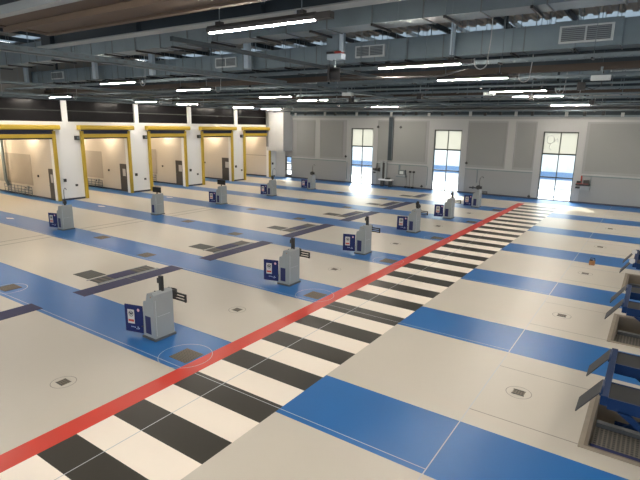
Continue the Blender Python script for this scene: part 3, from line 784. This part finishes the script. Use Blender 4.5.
for x, y, z, l in ((-1.75,17.0,6.62,'small pale junction box hanging from the brown-flanged beam'),(-6.9,23.9,6.7,'small pale junction box hanging midway along the roof'),(-12.5,20.6,6.6,'small pale junction box below the cable tray left of centre'),(-16.0,27.2,6.68,'small pale junction box hanging from the third beam')):
    o = MB().box((x-.25,y-.1,z),(x+.25,y+.1,z+.14),'gframe').box((x-.03,y-.03,z+.14),(x+.03,y+.03,7.0),'rail').build('junction_box'); tag(o, l, 'junction box')
for x, y, z, l in ((-2.6,19.8,6.55,'small black loudspeaker under the cable tray, rightmost'),(-5.3,25.0,6.5,'small black loudspeaker midway along the roof above the crossing'),(-3.4,30.4,6.5,'small black loudspeaker behind the third beam'),(-9.7,22.5,6.5,'small black loudspeaker near the middle of the roof'),(-14.8,24.8,6.5,'small black loudspeaker left of the middle of the roof')):
    o = MB().box((x-.12,y-.12,z),(x+.12,y+.12,z+.26),'black',.02).box((x-.02,y-.02,z+.26),(x+.02,y+.02,z+.9),'rail').tube([(x+.1,y,z+.1),(x+.35,y,z+.02),(x+.6,y,z+.12),(x+.62,y,z+.6)], .015, 'hood').build('roof_speaker'); tag(o, l, 'speaker')

# ------------------------------------------------------------------ light fixtures
ROWY = [6.72,12.93,17.02,23.2,26.98,33.3,37.1]
COLX = [(-5.55,'right-hand column, above the crossing'),(-19.0,'middle column'),(-30.9,'left-hand column, by the left wall')]
def lamp(x, y, label, z=6.74):
    g = thing('strip_lamp', label, 'lamp', (x,y,z), 'long strip lamps under the roof')
    hl = 1.15
    MB().prism([(y-.05,z+.06),(y-.07,z+.11),(y-.03,z+.17),(y+.03,z+.17),(y+.07,z+.11),(y+.05,z+.06)], x-hl-.03, x+hl+.03, 'X', 'hood').build('housing', g)
    MB().box((x-hl,y-.015,z+.044),(x+hl,y+.015,z+.06),'tube').build('diffuser', g)
    MB().box((x+hl+.03,y-.06,z+.05),(x+hl+.32,y+.06,z+.15),'black').build('gear_box', g)
    for dx in (-.9,.9): MB().tube([(x+dx,y,z+.16),(x+dx,y,ZR)], .008, 'rail', 6).box((x+dx-.06,y-.05,z+.16),(x+dx+.06,y+.05,z+.22),'black').build('suspension', g)
    c = [(x+hl+.3,y,z+.12)]
    for k in range(9):
        a = PI*.9 + k*PI*1.2/8
        c.append((x+hl+.52+.17*math.cos(a), y, z+.10+.20*math.sin(a)))
    c.append((x+hl+.72,y,z+.6)); c.append((x+hl+.72,y,ZR))
    if y > 8: MB().tube(c, .014, 'cable', 6).build('cable_loop', g)
    fixp(g)
for i, y in enumerate(ROWY):
    for j, (x, nm) in enumerate(COLX):
        if j == 0: x = [-5.86,-5.68,-5.55,-5.50,-5.40,-5.4,-5.4][i]
        lamp(x, y, 'strip lamp %s from the front, %s' % (ORD[i], nm), 6.74 if not j==2 else 6.62)
for i, y in enumerate(ROWY):        # unseen column right of the frame, set close to brighten the lift lanes
    lamp(4.0, y, 'unseen strip lamp %s from the front, placed to brighten the lift lanes' % ORD[i])
lamp(-5.55, -1.0, 'long strip lamp behind the camera above the crossing'); lamp(4.0, 2.6, 'added unseen strip lamp right of the camera, brightening the front of the lift lanes'); lamp(4.0, -1.0, 'long strip lamp behind the camera above the lifts'); lamp(-19, .5, 'long strip lamp at the front of the hall on the left'); lamp(-5.55, 2.2, 'added unseen strip lamp just above the camera, brightening the near floor'); lamp(-19, 6.72-3.5, 'long strip lamp in the middle column, front of the hall')  # lamps right of and just above the camera are added to brighten the near floor

# ------------------------------------------------------------------ world, sun, camera
w = bpy.data.worlds.new('World'); C.world = w; w.use_nodes = True
nt = w.node_tree; bg = nt.nodes['Background']
sky = nt.nodes.new('ShaderNodeTexSky'); sky.sky_type = 'NISHITA'; sky.sun_disc = False
sky.sun_elevation = math.radians(34); sky.sun_rotation = math.radians(-25); sky.air_density = 1.0; sky.dust_density = 2.5
hs = nt.nodes.new('ShaderNodeHueSaturation'); hs.inputs['Saturation'].default_value = .40
nt.links.new(sky.outputs[0], hs.inputs['Color']); nt.links.new(hs.outputs[0], bg.inputs[0]); bg.inputs[1].default_value = .5
sl = bpy.data.lights.new('sun', 'SUN'); sl.energy = 4.0; sl.angle = math.radians(1.0); sl.color = (1,.93,.8)
so = bpy.data.objects.new('sun', sl); col.objects.link(so)
dirn = Vector((.42,-.80,-.62)).normalized()
so.rotation_euler = dirn.to_track_quat('-Z','Y').to_euler(); so.location = (-30,60,30)

f, pitch, yaw, roll = 494.16, .22664, .59464, .016078
cp, sp, cy, sy = math.cos(pitch), math.sin(pitch), math.cos(yaw), math.sin(yaw)
Fw = Vector((-sy*cp, cy*cp, -sp)); Rt = Vector((cy, sy, 0)); Up = Rt.cross(Fw)
R2 = Rt*math.cos(roll) + Up*math.sin(roll); U2 = -Rt*math.sin(roll) + Up*math.cos(roll)
cam = bpy.data.cameras.new('camera'); cam.sensor_width = 36; cam.lens = f*36/640; cam.clip_end = 300; cam.clip_start = .05
co = bpy.data.objects.new('camera', cam); col.objects.link(co)
m3 = Matrix((R2, U2, -Fw)).transposed()
co.matrix_world = Matrix.Translation((0,0,5.2)) @ m3.to_4x4()
C.camera = co
C.view_settings.view_transform = 'Standard'; C.view_settings.look = 'None'; C.view_settings.gamma = 1
C.view_settings.use_curve_mapping = False; C.view_settings.exposure = 1.0
C.cycles.use_denoising = True
C.cycles.max_bounces = 8; C.cycles.diffuse_bounces = 5; C.cycles.transparent_max_bounces = 12
C.cycles.sample_clamp_indirect = 6
